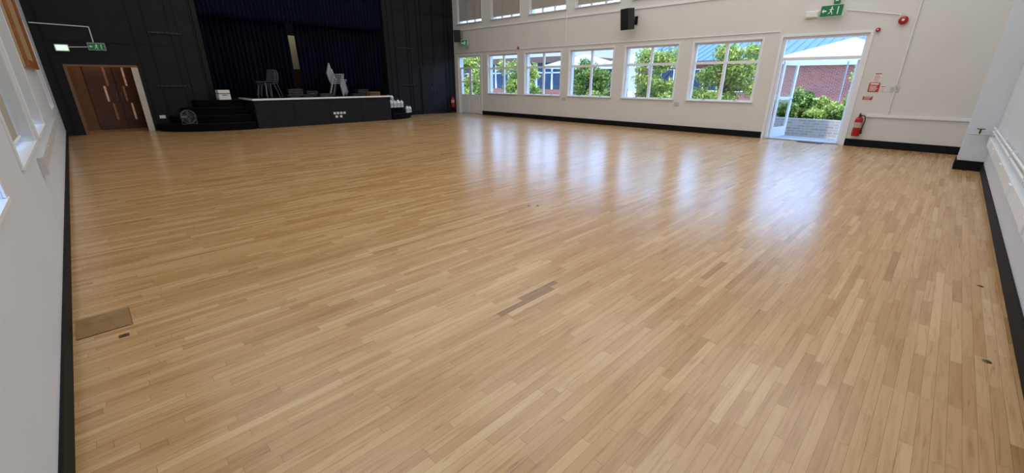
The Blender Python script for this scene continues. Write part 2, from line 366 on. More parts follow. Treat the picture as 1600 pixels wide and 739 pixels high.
b=B(); y0,y1,z1=D2[0],D2[1],D2[3]
b.box(XW+0.02,XW+0.10,y0,y0+0.07,0.001,z1); b.box(XW+0.02,XW+0.10,y1-0.07,y1,0.001,z1); b.box(XW+0.02,XW+0.10,y0+0.07,y1-0.07,z1-0.07,z1)
b.box(XW+0.03,XW+0.09,y0+0.07,y1-0.07,1.98,2.05)
ym=(y0+y1)/2
for a,c in ((y0+0.07,ym),(ym,y1-0.07)):
    b.box(XW+0.04,XW+0.08,a,a+0.08,0.86,1.98); b.box(XW+0.04,XW+0.08,c-0.08,c,0.86,1.98)
    b.box(XW+0.04,XW+0.08,a,c,0.01,0.86); b.box(XW+0.03,XW+0.045,a+0.12,c-0.12,0.14,0.74)
    b.box(XW+0.045,XW+0.078,a+0.08,c-0.08,1.40,1.45)
b.box(XW+0.055,XW+0.065,y0+0.07,y1-0.07,0.86,z1-0.07,1)
b.cyl((XW+0.0,ym-0.05,1.0),(XW+0.0,ym-0.18,1.0),0.01,n=8,mi=2); b.cyl((XW+0.0,ym-0.05,1.0),(XW+0.04,ym-0.05,1.0),0.01,n=8,mi=2)
for s0,s1 in ((y0-0.06,y0-0.001),(y1+0.001,y1+0.06)): b.box(XW-0.018,XW-0.001,s0,s1,0.001,z1+0.06)
b.box(XW-0.018,XW-0.001,y0-0.001,y1+0.001,z1+0.001,z1+0.06)
b.to("door_2",[M_white,M_glass,M_metal],props=ST)

# ---------------------------------------------------------------- lobby door in black wall
b=B()
b.box(0.0,0.07,YS-0.03,YS+0.2,0.001,1.82,1); b.box(1.40,1.55,YS-0.03,YS+0.2,0.001,1.82); b.box(0.0,1.55,YS-0.03,YS+0.2,1.82,1.88,1)
b.to("door_3",[M_cream,M_lobby],props=ST)
b=B(); y=YS+1.5
b.box(-0.15,0.0,YS+0.201,y,0,2.4); b.box(1.85,2.0,YS+0.201,y,0,2.4); b.box(-0.15,2.0,y,y+0.1,0,2.4); b.box(-0.15,2.0,YS+0.201,y+0.1,2.4,2.5)
b.to("wall_lobby",M_lobby,props=ST)
M_pane=mat("pane_painted_corridor_light",rgb(200,166,142),0.25,var=0.35,scale=9,emis=rgb(190,155,130),es=0.22)  # opaque pane; light of the corridor behind is painted in as colour and glow
M_pane2=mat("poster_pane_painted_glow",rgb(150,92,74),0.4,var=0.45,scale=14,emis=rgb(150,90,70),es=0.15)  # poster colours plus a painted glow standing in for the lit corridor
b=B()
for a,c,xm in ((0.38,1.03,0.80),(1.05,1.70,1.24)):
    b.box(a,c,y-0.05,y-0.005,0.01,2.02)
    for j,(z0,z1,dx) in enumerate(((0.28,0.78,0.05),(0.84,1.30,-0.04),(1.30,1.90,0.05))):
        b.box(xm+dx-0.026,xm+dx+0.026,y-0.056,y-0.05,z0,z1,1 if (j+(xm>1))%2 else 2)
    b.cyl((0.98 if xm<1 else 1.10,y-0.09,0.85),(0.98 if xm<1 else 1.10,y-0.09,1.1),0.012,n=8,mi=3)
b.to("door_4",[M_door_b,M_pane,M_pane2,M_metal],props=ST)

b=B()
b.box(11.35,12.55,YS-0.045,YS-0.023,0.01,2.05)
b.box(11.94,11.955,YS-0.05,YS-0.045,0.01,2.05,1)
b.cyl((11.88,YS-0.08,1.0),(11.88,YS-0.08,1.2),0.012,n=8,mi=2)
b.cyl((12.02,YS-0.08,1.0),(12.02,YS-0.08,1.2),0.012,n=8,mi=2)
b.to("door_5",[M_black,M_batt,M_dmetal],props=ST)

# ---------------------------------------------------------------- stage
st=thing("stage","black painted raised stage with white front edge","stage",(0,0,0))
b=B(); b.box(4.02,8.80,15.66,17.2,0.002,0.865)
for x in (5.2,6.4,7.6): b.box(x-0.004,x+0.004,15.654,15.66,0.01,0.865,1)
b.to("front_panel",[M_stage,M_blk2],parent=st)
b=B(); b.box(3.97,8.85,15.60,15.66,0.87,0.925); b.box(3.97,4.02,15.66,17.2,0.87,0.925); b.to("edge_trim",[M_white],parent=st,bevel=0.006)
b=B(); b.box(4.02,8.85,15.66,17.2,0.87,0.92); b.box(3.36,9.65,17.2,20.9,0.002,0.92); b.to("deck",[M_deck],parent=st)
b=B(); b.box(2.6,2.8,YS+0.2,21.2,0,ZC); b.box(10.2,10.4,YS+0.2,21.2,0,ZC); b.box(2.6,10.4,21.0,21.2,0,ZC); b.to("wall_backstage",M_black,props=ST)
def socket_plate(loc,rz,w=0.15,h=0.09,label="white double electrical socket on the stage front",m=None,group=None):
    r=thing("wall_socket",label,"socket",loc,rz,group)
    b=B(); b.box(-w/2,w/2,-0.012,0,0,h)
    for x in (-w/4,w/4):
        for dx in (-0.012,0.012): b.box(x+dx-0.003,x+dx+0.003,-0.0135,-0.012,h*0.3,h*0.45,1)
        b.box(x-0.003,x+0.003,-0.0135,-0.012,h*0.55,h*0.72,1)
    b.to("socket_plate",[m or M_plastic_w,M_plastic_b],parent=r)
    return r
for x,z in ((6.54,0.33),(6.66,0.33),(6.78,0.33),(6.90,0.33),(6.60,0.21),(6.76,0.21)): socket_plate((x,15.652,z),0,0.085,0.075,label="white electrical socket on the black stage front",group="sockets on the stage front")
socket_plate((1.82,YS-0.003,0.36),0,label="white electrical socket on the black panelled wall")
for y_,z in ((10.55,0.78),(6.10,0.76)): socket_plate((XW-0.003,y_,z),-math.pi/2,0.16,0.11,label="grey metal socket box on the cream wall",m=M_grey)
socket_plate((XW-0.003,1.03,1.27),-math.pi/2,0.16,0.11,label="grey metal switch box at the end of a conduit",m=M_grey)

def steps(name,cx,rx,side,label):
    r=thing(name,label,"steps",(cx,17.2,0)); N=24
    for k in range(4):
        b=B(); a=rx-0.33*k; c=1.55-0.30*k; z0=0.0 if k==0 else 0.22*k; z1=0.22*(k+1)
        pts=[(0,0)]+[(side*a*math.cos(t),-c*math.sin(t)) for t in [math.pi/2*i/N for i in range(N+1)]]
        n=len(pts); vs=[(x,y,z0+0.002) for x,y in pts]+[(x,y,z1) for x,y in pts]
        b.add(vs,[tuple(range(n)),tuple(range(2*n-1,n-1,-1))]+[(i,(i+1)%n,n+(i+1)%n,n+i) for i in range(n)],0)
        ps=[(side*a*math.cos(t),-c*math.sin(t),z1-0.006) for t in [math.pi/2*i/N for i in range(N+1)]]
        b.tube(ps,0.009,6,1)
        b.to("step",[M_carpet,M_batt],parent=r)
    return r
steps("stage_steps",3.95,2.30,-1,"curved black carpeted steps up to the stage")
steps("stage_steps",8.87,1.50,1,"curved black carpeted steps with bottles standing on them")

def curtain(name,x0,x1,y,z0,z1,mat_,label,waves,amp=0.09):
    b=B(); nx=int(waves*10); nz=10; vs=[]
    for j in range(nz+1):
        z=z0+(z1-z0)*j/nz
        for i in range(nx+1):
            u=i/nx; x=x0+(x1-x0)*u
            ph=u*waves*2*math.pi+0.5*math.sin(u*17)+0.15*math.sin(j*0.9+u*20)
            vs.append((x+0.015*math.sin(j+u*30),y+amp*math.sin(ph)*(0.8+0.3*(1-j/nz))+0.02*math.sin(3.1*ph),z))
    fs=[(j*(nx+1)+i,j*(nx+1)+i+1,(j+1)*(nx+1)+i+1,(j+1)*(nx+1)+i) for j in range(nz) for i in range(nx)]
    b.add(vs,fs,0,True)
    o=b.to(name,mat_); tag(o,label,"curtain")
    s=o.modifiers.new("s",'SOLIDIFY'); s.thickness=0.008
    return o
curtain("stage_curtain",3.36,6.05,17.70,0.95,5.3,M_curt,"dark navy velvet stage curtain drawn towards the centre gap",18)
curtain("stage_curtain",6.32,9.65,17.70,0.95,5.3,M_curt,"dark navy velvet stage curtain drawn across the wide side",22)
curtain("stage_valance",3.36,9.65,17.42,3.38,5.3,M_val,"gathered navy valance hanging across the top of the stage",46,amp=0.05)
b=B(); b.box(5.9,7.3,19.4,19.46,0.94,1.9,1); b.box(5.9,7.3,19.4,19.46,1.9,3.15,0); o=b.to("scenery_flat",[M_yellow,M_door_b]); tag(o,"pale yellow scenery flat with brown lower half behind curtains","scenery")

# ---------------------------------------------------------------- chairs
def chair(loc,rz,shell,label,group,tube=None):
    r=thing("stacking_chair",label,"chair",loc,rz,group)
    n=8
    def shellpart(name,prof,curve):
        b=B(); vs=[]
        for y,z,w in prof:
            for i in range(n+1):
                u=i/n-0.5; vs.append((u*w,y-(0.10*u*u if curve else 0),z+(0 if curve else 0.06*u*u)))
        fs=[(j*(n+1)+i,j*(n+1)+i+1,(j+1)*(n+1)+i+1,(j+1)*(n+1)+i) for j in range(len(prof)-1) for i in range(n)]
        b.add(vs,fs,0,True); o=b.to(name,shell,parent=r); s=o.modifiers.new("s",'SOLIDIFY'); s.thickness=0.014
    shellpart("seat",[(-0.225,0.41,0.40),(-0.21,0.445,0.42),(-0.1,0.445,0.43),(0.05,0.435,0.43),(0.17,0.45,0.42)],False)
    shellpart("backrest",[(0.17,0.455,0.42),(0.21,0.50,0.42),(0.235,0.60,0.42),(0.26,0.72,0.41),(0.275,0.80,0.36),(0.278,0.83,0.28)],True)
    for sx in (-1,1):
        for top,bot in (((sx*0.17,-0.15,0.43),(sx*0.225,-0.22,0.0)),((sx*0.17,0.14,0.43),(sx*0.225,0.25,0.0))):
            b=B(); b.cyl(top,bot,0.013,n=10); b.to("leg",tube or M_chrome,parent=r)
    return r
def stack(x,y_,deg,shell,label,group,n,dz=0.062,tube=None):
    A=math.radians(deg); dv=Vector((math.sin(A),-math.cos(A)))
    c0=chair((x,y_,0.925),A,shell,label,group,tube)
    for k in range(1,n): copy_thing(c0,(x+0.02*k*dv.x,y_+0.02*k*dv.y,0.925+dz*k),A)
stack(6.98,16.25,70,M_chair,"pale grey plastic stacking chair in a tall stack on stage","tall stack of grey chairs",6)
stack(7.42,16.95,60,M_chair,"pale grey plastic stacking chair in a shorter stack behind","second stack of grey chairs",3)
stack(4.66,16.25,-70,M_chair2,"slate grey plastic stacking chair in a low stack on stage","low stack of slate chairs",2,tube=M_tube2)
stack(4.95,16.92,-60,M_chair2,"slate grey plastic stacking chair standing near the curtain","stack of slate chairs by the curtain",2,tube=M_tube2)
def folded_table(x0,x1,y0,y1,z,label):
    r=thing("folded_table",label,"table",((x0+x1)/2,(y0+y1)/2,z)); w=(x1-x0)/2; d=(y1-y0)/2
    b=B(); b.box(-w,w,-d,d,0.05,0.085); b.to("table_top",M_plastic_b,parent=r,bevel=0.006)
    b=B()
    for s in (-1,1):
        b.tube([(s*w*0.8,-d*0.8,0.012),(s*w*0.8,d*0.8,0.012),(s*w*0.1,d*0.8,0.03),(s*w*0.1,-d*0.8,0.03),(s*w*0.8,-d*0.8,0.012)],0.012)
        for q in (-0.8,0.8): b.cyl((s*w*0.8,d*q,0.012),(s*w*0.8,d*q,0.05),0.01)
    b.to("folded_legs",M_dmetal,parent=r); return r
folded_table(5.15,6.05,15.9,16.3,0.925,"black folding table lying folded flat on the stage")
folded_table(7.45,7.95,15.9,16.25,0.925,"small black folding table lying flat beside the box")
def flight_case(loc,w,d,h,label,m1,m2,name="equipment_case",cat="case",rz=0):
    r=thing(name,label,cat,loc,rz)
    b=B(); b.box(-w/2,w/2,-d/2,d/2,0.0,h*0.62); b.to("body",m1,parent=r,bevel=0.015)
    b=B(); b.box(-w/2,w/2,-d/2,d/2,h*0.64,h); b.to("lid",m1,parent=r,bevel=0.02)
    b=B(); b.tube([(-0.06,-d/2,h*0.5),(-0.06,-d/2-0.03,h*0.5),(0.06,-d/2-0.03,h*0.5),(0.06,-d/2,h*0.5)],0.008); b.to("handle",m2,parent=r)
    b=B(); b.box(-w/2-0.003,w/2+0.003,-d/2-0.003,d/2+0.003,h*0.61,h*0.65); b.to("seam_band",m2,parent=r)
    return r
flight_case((3.45,16.72,0.882),0.34,0.26,0.30,"white equipment case with dark band on top step",M_plastic_w,M_plastic_b,rz=0.1)
flight_case((6.38,15.9,0.925),0.42,0.3,0.12,"low black equipment case on the stage edge",M_plastic_b,M_dmetal)
flight_case((5.65,16.75,0.925),0.5,0.35,0.26,"black equipment case standing behind the folded table",M_plastic_b,M_dmetal)
flight_case((6.22,16.75,0.925),0.4,0.35,0.19,"black equipment case standing beside a taller case",M_plastic_b,M_dmetal)
flight_case((8.15,16.65,0.925),0.45,0.35,0.22,"black equipment case standing behind the small table",M_plastic_b,M_dmetal)
r=thing("cardboard_box","open brown cardboard box on the stage edge","box",(8.28,15.95,0.925))
b=B()
b.box(-0.2,0.2,-0.14,0.14,0,0.01); b.box(-0.2,-0.195,-0.14,0.14,0.01,0.14); b.box(0.195,0.2,-0.14,0.14,0.01,0.14); b.box(-0.195,0.195,-0.14,-0.135,0.01,0.14); b.box(-0.195,0.195,0.135,0.14,0.01,0.14); b.to("box_body",M_card,parent=r)
b=B(); b.box(-0.2,0.2,-0.2,-0.141,0.10,0.104); b.to("flap",M_card,parent=r)
def bottle(loc,h,label,capm,g="white plastic bottles on the stage steps"):
    r=thing("plastic_bottle",label,"bottle",loc,random.uniform(-0.4,0.4),g); s=h/0.32
    b=B(); b.rev([(0.0,0.001),(0.072*s,0.001),(0.078*s,0.012),(0.078*s,0.2*s),(0.07*s,0.235*s),(0.03*s,0.275*s),(0.025*s,0.29*s),(0,0.29*s)],18); b.to("bottle_body",M_plastic_w,parent=r)
    b=B(); b.rev([(0.0,0.288*s),(0.03*s,0.288*s),(0.03*s,0.32*s),(0,0.32*s)],14); b.to("cap",capm,parent=r)
    b=B(); b.rev([(0.0785*s,0.06*s),(0.0785*s,0.17*s)],18); b.to("bottle_label",mat("pale_blue_label",rgb(170,196,206),0.5),parent=r)
    return r
Mcap=mat("blue_cap",rgb(40,80,160),0.4); Mcg=mat("green_cap",rgb(40,130,80),0.4)
for x,y_,z,h,cm in ((9.00,15.98,0.442,0.33,Mcap),(9.17,15.98,0.442,0.31,Mcg),(9.34,16.0,0.442,0.33,Mcap),(9.52,16.03,0.442,0.30,M_red),(9.08,16.3,0.662,0.28,Mcg),(9.26,16.31,0.662,0.26,Mcap),(9.70,15.92,0.222,0.30,Mcap),(9.88,16.02,0.222,0.27,Mcg)):
    bottle((x,y_,z),h,"white plastic bottle with a %s cap on the steps"%("blue" if cm is Mcap else "green" if cm is Mcg else "red"),cm)
r=thing("floor_fan","round grey floor fan standing on the lowest step","fan",(2.32,16.22,0.222),math.radians(10))
b=B(); R=0.19
for y_ in (-0.07,0.07):
    for q in (0.06,0.10,0.14,0.19):
        b.tube([(q*math.cos(t),y_*(1 if q<0.19 else 0.6),0.22+q*math.sin(t)) for t in [2*math.pi*i/24 for i in range(25)]],0.004 if q<0.19 else 0.010,6)
    for i in range(12):
        t=2*math.pi*i/12; b.cyl((0.03*math.cos(t),y_,0.22+0.03*math.sin(t)),(R*math.cos(t),y_*0.6,0.22+R*math.sin(t)),0.003,n=6)
b.to("guard",M_dmetal,parent=r)
b=B(); b.cyl((0,-0.04,0.22),(0,0.06,0.22),0.035); b.to("motor_hub",M_plastic_b,parent=r)
for i in range(4):
    b=B(); Mx=Matrix.Translation((0,0,0.22))@Matrix.Rotation(math.pi/2*i,4,'Y')@Matrix.Rotation(0.5,4,'Z'); b.box(-0.035,0.035,-0.004,0.004,0.03,0.165,0,Mx); b.to("fan_blade",M_dmetal,parent=r)
b=B(); b.tube([(-0.19,0,0.22),(-0.19,0,0.015),(0.19,0,0.015),(0.19,0,0.22)],0.01); b.cyl((-0.15,-0.11,0.01),(-0.15,0.11,0.01),0.01); b.cyl((0.15,-0.11,0.01),(0.15,0.11,0.01),0.01)
b.to("stand",M_dmetal,parent=r)

# ---------------------------------------------------------------- wall things
RE=-math.pi/2
def running_sign(loc,rz,w,h,label):
    r=thing("exit_sign",label,"sign",loc,rz)
    b=B(); b.box(-w/2,w/2,-0.03,-0.004,0,h); b.box(-w/2-0.01,w/2+0.01,-0.02,0,-0.01,h+0.01,1)
    b.to("sign_panel",[M_green,M_plastic_w],parent=r)
    b=B(); s=h; yf,yb=-0.033,-0.0302
    def P(pts,ox): b.prism([(ox+x*s,z*s) for x,z in pts],yf,yb)
    ox=w*0.05
    P([(0.42,0.15),(0.5,0.15),(0.5,0.85),(0.42,0.85)],ox)
    ox2=-w*0.06
    P([(0.12+0.07*math.cos(t),0.8+0.07*math.sin(t)) for t in [2*math.pi*i/10 for i in range(10)]],ox2)
    P([(0.02,0.45),(0.12,0.42),(0.16,0.7),(0.06,0.72)],ox2)
    P([(0.12,0.66),(0.28,0.56),(0.3,0.61),(0.14,0.72)],ox2); P([(0.08,0.7),(-0.1,0.6),(-0.08,0.54),(0.08,0.64)],ox2)
    P([(0.04,0.46),(0.12,0.44),(0.24,0.3),(0.22,0.14),(0.16,0.14),(0.17,0.28)],ox2)
    P([(0.02,0.46),(0.08,0.42),(-0.02,0.26),(-0.16,0.2),(-0.17,0.26),(-0.06,0.31)],ox2)
    ax=-w*0.44
    P([(0.0,0.5),(0.16,0.7),(0.16,0.56),(0.4,0.56),(0.4,0.44),(0.16,0.44),(0.16,0.3)],ax)
    b.to("pictogram",M_signw,parent=r); return r
running_sign((XW-0.12,2.57,2.93),RE-0.12,0.44,0.23,"green running-man exit sign above the open garden door")
running_sign((0.80,YS-0.06,2.26),0,0.34,0.17,"green running-man exit sign on the black wall")
running_sign((XW-0.2,16.2,2.92),RE+0.55,0.30,0.26,"green running-man exit sign above the far glazed door")
r=thing("emergency_sign","small green emergency sign above the exit sign","sign",(XW-0.004,2.52,3.2),RE)
b=B(); b.box(-0.06,0.06,-0.08,0,0,0.16); b.to("sign_panel",M_green,parent=r,bevel=0.006)
b=B(); b.prism([(-0.03,0.05),(0.03,0.05),(0.03,0.09),(0.05,0.09),(0,0.14),(-0.05,0.09),(-0.03,0.09)],-0.083,-0.0805); b.to("pictogram",M_signw,parent=r)
def bulkhead(loc,rz,w,h,label):
    r=thing("emergency_light",label,"light",loc,rz)
    b=B(); b.box(-w/2,w/2,-0.05,0,0,h); b.to("housing",M_plastic_w,parent=r,bevel=0.01)
    b=B(); b.box(-w/2+0.02,w/2-0.02,-0.075,-0.05,0.02,h-0.02); b.to("diffuser",M_glow if rz==0 else M_plastic_w,parent=r,bevel=0.01)
    b=B(); b.cyl((w/2-0.03,-0.078,0.03),(w/2-0.03,-0.074,0.03),0.006); b.to("indicator",mat("green_led",rgb(20,220,60),0.3,emis=rgb(20,255,80),es=3),parent=r)
    return r
bulkhead((XW-0.004,2.98,2.93),RE,0.28,0.16,"white emergency light box beside the exit sign")
bulkhead((0.10,YS-0.025,2.2),0,0.27,0.17,"lit white emergency light box on the black wall")
b=B(); b.tube([(XL+0.03,YS-0.035,2.86),(0.76,YS-0.035,2.84),(0.76,YS-0.035,2.46)],0.013); b.tube([(0.24,YS-0.035,2.31),(0.62,YS-0.035,2.33)],0.011); b.to("trim_4",M_white,props=ST)

def speaker(loc,rz,label,w=0.34,h=0.60,d=0.32):
    r=thing("wall_speaker",label,"speaker",loc,rz)
    b=B(); pl=[(-w/2,0),(w/2,0),(w/2*0.72,d),(-w/2*0.72,d)]
    T=Matrix.Translation((0,-0.16-d,0))@Matrix.Rotation(0.12,4,'X')
    vs=[(x,y_,0) for x,y_ in pl]+[(x,y_,h) for x,y_ in pl]
    b.add(vs,[(0,1,2,3),(4,5,6,7),(0,1,5,4),(1,2,6,5),(2,3,7,6),(3,0,4,7)],0,False,T); b.to("cabinet",M_plastic_b,parent=r,bevel=0.01)
    b=B(); b.box(-w/2+0.02,w/2-0.02,-0.012,-0.001,0.03,h-0.03,0,T)
    for i in range(12): b.box(-w/2+0.03,w/2-0.03,-0.015,-0.012,0.05+i*(h-0.1)/12,0.07+i*(h-0.1)/12,0,T)
    b.to("grille",mat("speaker_grille",rgb(44,45,48),0.5,0.4),parent=r)
    b=B(); b.box(-0.07,0.07,-0.012,0,h*0.3,h*0.7); b.cyl((0,0,h*0.5),(0,-0.2,h*0.5),0.022); b.tube([(-0.05,-0.01,h*0.68),(-0.12,-0.22,h*0.8)],0.01); b.to("bracket",M_plastic_b,parent=r)
    return r
speaker((XW-0.003,7.78,2.98),RE-0.25,"black loudspeaker tilted down on a wall bracket")
speaker((XW-0.003,16.85,3.1),RE+0.7,"black loudspeaker mounted in the corner beside the stage",0.3,0.5,0.28)

def disc(name,loc,r_,label,cat,m):
    r=thing(name,label,cat,loc,RE)
    T=Matrix.Rotation(math.pi/2,4,'X')
    b=B(); b.rev([(r_*0.6,0),(r_*0.6,0.03)],20,0,T); b.rev([(0,0.03),(r_,0.03),(r_,0.045),(r_*0.85,0.07),(r_*0.3,0.085),(0,0.086)],24,0,T); b.to("gong",m,parent=r)
    b=B(); b.rev([(0,0.086),(r_*0.3,0.086),(r_*0.3,0.095),(0,0.096)],12,0,T); b.to("centre_bolt",M_plastic_w,parent=r)
    return r
disc("alarm_bell",(XW-0.004,1.23,2.74),0.085,"red fire alarm bell fixed high on the cream wall","bell",M_red)
disc("alarm_sounder",(XW-0.004,1.62,2.58),0.045,"small red alarm sounder on the cream wall","alarm",M_red)
disc("alarm_sounder",(XW-0.004,13.0,2.72),0.05,"small red alarm sounder above the windows","alarm",M_red)

def extinguisher(loc,rz,label,s=1.0):
    r=thing("fire_extinguisher",label,"fire extinguisher",loc,rz)
    T=Matrix.Translation((0,-0.11*s,0))@Matrix.Scale(s,4)
    b=B(); b.rev([(0,0.0),(0.07,0.0),(0.08,0.012),(0.08,0.37),(0.072,0.41),(0.045,0.44),(0.02,0.45),(0.02,0.47)],24,0,T); b.to("cylinder_body",M_red,parent=r)
    b=B(); b.rev([(0.081,0.2),(0.081,0.32)],24,0,T); b.to("instruction_label",mat("cream_print_label",rgb(190,170,160),0.5,var=0.2,scale=30),parent=r)
    b=B(); b.box(-0.018,0.018,-0.05,0.03,0.47,0.5,0,T); b.box(-0.012,0.012,-0.13,0.01,0.52,0.53,0,T); b.box(-0.012,0.012,-0.11,-0.02,0.485,0.495,0,T); b.box(-0.012,0.012,-0.01,0.02,0.49,0.53,0,T); b.to("valve_handle",M_plastic_b,parent=r)
    b=B(); b.tube([(0.02,0,0.485),(0.09,0,0.47),(0.115,0,0.38),(0.1,0,0.25),(0.095,0,0.16)],0.011,8,0,T); b.cyl((0.095,0,0.17),(0.095,0,0.06),0.012,0.022,10,0,True,T); b.to("hose",M_plastic_b,parent=r)
    b=B(); b.box(-0.03,0.03,-0.03,0,0.36*s,0.46*s); b.to("wall_bracket",M_plastic_b,parent=r)
    return r
extinguisher((XW-0.002,1.50,0.25),RE,"red fire extinguisher hung on the wall beside the door")
extinguisher((12.98,YS-0.024,0.27),0,"red fire extinguisher hung on the black wall in corner")

def notice(loc,rz,w,h,m,label,rows=5):
    r=thing("safety_notice",label,"sign",loc,rz)
    b=B(); b.box(-w/2,w/2,-0.004,0,0,h); b.to("notice_panel",m,parent=r)
    b=B()
    for i in range(rows):
        zz=h*(0.12+0.62*i/rows); b.box(-w*0.38,w*(0.2+0.18*((i*7)%3)/2),-0.0055,-0.0041,zz,zz+h*0.05)
    b.box(-w*0.38,w*0.38,-0.0055,-0.0041,h*0.8,h*0.92)
    b.to("printed_lines",M_signw if m is not M_plastic_w else M_redsign,parent=r); return r
notice((XW-0.003,1.39,1.50),RE,0.16,0.18,M_plastic_w,"white notice with red print beside the door",4)
notice((XW-0.003,1.41,1.26),RE,0.20,0.20,M_redsign,"red fire action notice beside the garden door")
notice((XW-0.003,1.47,1.08),RE,0.18,0.08,M_redsign,"small red and white notice under the fire notice",3)
notice((XW-0.003,1.24,1.27),RE,0.10,0.12,M_plastic_w,"small white notice next to the fire notice",3)

def hook_rail(loc,label,n=7,w=0.8):
    r=thing("coat_hook_rail",label,"hook rail",loc)
    b=B(); b.box(-w/2,w/2,-0.02,0,0,0.05); b.to("rail",mat("dark_grey_rail",rgb(38,40,46),0.5),parent=r)
    for i in range(n):
        x=-w/2+w*(i+0.5)/n; b=B(); b.tube([(x,-0.02,0.02),(x,-0.06,0.0),(x,-0.075,0.03)],0.008); b.tube([(x,-0.02,0.04),(x,-0.05,0.075)],0.007); b.to("hook",mat("dark_hook_metal",rgb(56,58,64),0.4,0.5),parent=r)
for x,z in ((2.42,2.78),(2.3,1.28),(10.62,2.75),(10.65,1.26)): hook_rail((x,YS-0.023,z),"dark metal coat hook rail on the black wall")

r=thing("notice_board","large wooden framed board hung on the white wall","board",(XL+0.003,10.6,1.66),math.pi/2)
b=B(); w=1.5; h=2.0
b.box(-w,w,-0.02,0,0,h); b.to("board_face",M_board,parent=r)
b=B(); b.box(-w,w,-0.06,-0.02,0,0.1); b.box(-w,w,-0.06,-0.02,h-0.1,h); b.box(-w,-w+0.1,-0.06,-0.02,0.1,h-0.1); b.box(w-0.1,w,-0.06,-0.02,0.1,h-0.1); b.to("frame",M_frame,parent=r,bevel=0.006)
b=B(); b.box(XL+0.001,XL+0.035,5.95,12.0,0.68,0.80); b.box(XL+0.001,XL+0.045,5.8,5.95,0.66,0.82)
for y_ in (7.2,8.8,10.4,11.8): b.box(XL+0.035,XL+0.045,y_-0.08,y_+0.08,0.70,0.78)
b.to("trim_5",M_grey,props=ST)
b=B(); b.box(1.5,11.0,YR+0.001,YR+0.06,0.47,0.60); b.cyl((1.5,YR+0.04,0.70),(11.0,YR+0.04,0.70),0.012,n=8); b.cyl((1.5,YR+0.04,0.76),(11.0,YR+0.04,0.76),0.012,n=8)
for x in (3.2,4.6,6.1,7.6,9.2,10.4):
    b.box(x-0.08,x+0.08,YR+0.06,YR+0.075,0.485,0.585)
for x in (2.4,4,5.6,7.2,8.8,10.4): b.box(x-0.015,x+0.015,YR+0.001,YR+0.055,0.68,0.78)
b.to("trim_6",M_white,props=ST)
r=thing("pipe_valve","metal pipe stub and valve fixed to the wall pier","pipe",(11.049,-0.44,0.62),RE)
b=B(); b.tube([(0.1,-0.0,0.02),(0.1,-0.10,0.02),(-0.12,-0.10,0.02)],0.016); b.to("pipe",M_grey,parent=r)
b=B(); b.cyl((0.0,-0.10,0.02),(0,-0.10,0.10),0.014); b.box(-0.05,0.05,-0.11,-0.09,0.10,0.115); b.to("valve_handle",M_brass,parent=r)
r=thing("floor_hatch","worn wooden access hatch set into the floor","hatch",(0,0,0))
b=B(); hp=[(-0.352,3.425),(-0.105,3.425),(-0.09,3.455),(-0.09,3.725),(-0.352,3.725)]
b.add([(x,y_,0.0015) for x,y_ in hp]+[(x,y_,0.004) for x,y_ in hp],[(0,1,2,3,4),(9,8,7,6,5)]+[(i,(i+1)%5,5+(i+1)%5,5+i) for i in range(5)]); b.to("hatch_lid",M_hatch,parent=r)
b=B(); b.box(-0.0895,-0.086,3.421,3.729,0.0008,0.0025); b.box(-0.352,-0.0895,3.420,3.425,0.0008,0.0025); b.box(-0.352,-0.0895,3.7255,3.729,0.0008,0.0025); b.to("hatch_rim",M_gapd,parent=r)
b=B(); b.box(-0.165,-0.115,3.27,3.31,0.0008,0.003); b.cyl((-0.14,3.29,0.003),(-0.14,3.29,0.004),0.012,mi=1); o=b.to("floor_plate",[M_brass,M_plastic_b]); tag(o,"small metal plate set in the floor by hatch","floor plate")
for x,y_,l in ((4.66,-0.50,"small dark metal stud in floor by the skirting"),(3.33,-0.50,"small dark metal stud in floor by the skirting"),(3.78,3.50,"small dark metal stud in the middle of floor"),(3.86,3.42,"small dark metal stud in the middle of floor")):
    b=B(); b.rev([(0.0,0.004),(0.015,0.004),(0.021,0.0008)],18,0,None,(x,y_,0)); b.rev([(0,0.0055),(0.006,0.0055),(0.006,0.004)],12,1,None,(x,y_,0)); o=b.to("floor_stud",[M_brass,M_plastic_b]); tag(o,l,"floor stud")
r=thing("door_mat","dark ribbed mat lying across the garden door threshold","mat",(XW-0.02,2.55,0.001),0)
b=B(); b.box(-0.14,0.05,-0.45,0.1,0,0.012)
for i in range(12): b.box(-0.14,0.05,-0.44+i*0.045,-0.42+i*0.045,0.012,0.016)
b.to("mat_body",M_plastic_b,parent=r)

# ---------------------------------------------------------------- outside
b=B(); b.box(XW+0.3,60,-30,70,-0.2,-0.03); b.to("ground_outdoor",M_pave,props=ST)
b=B(); b.box(-40,XL-0.3,-30,70,-0.2,-0.05); b.to("ground_outdoor_west",M_grass,props=ST)
def foliage(name,blobs,n,size,m,parent,loc=(0,0,0)):
    vs=[];fs=[]
    tot=sum(bl[1][0]*bl[1][1]*bl[1][2] for bl in blobs)
    for c,rad in blobs:
        k=int(n*rad[0]*rad[1]*rad[2]/tot)
        d=rng.normal(size=(k,3)); d/=np.linalg.norm(d,axis=1)[:,None]; rr=rng.uniform(0.35,1.12,size=(k,1)); P=np.array(c)+d*rr*np.array(rad)
        for q in P:
            a=rng.normal(size=3); a/=np.linalg.norm(a); t=np.cross(a,rng.normal(size=3)); t/=np.linalg.norm(t)
            s=size*rng.uniform(0.6,1.3); o=len(vs)
            vs+= [tuple(q-a*s),tuple(q+t*s*0.45),tuple(q+a*s),tuple(q-t*s*0.45)]; fs.append((o,o+1,o+2,o+3))
    me=bpy.data.meshes.new(name); me.from_pydata(vs,[],fs); me.materials.append(m); o=bpy.data.objects.new(name,me); COL.objects.link(o); o.parent=parent; o.location=loc
    return o
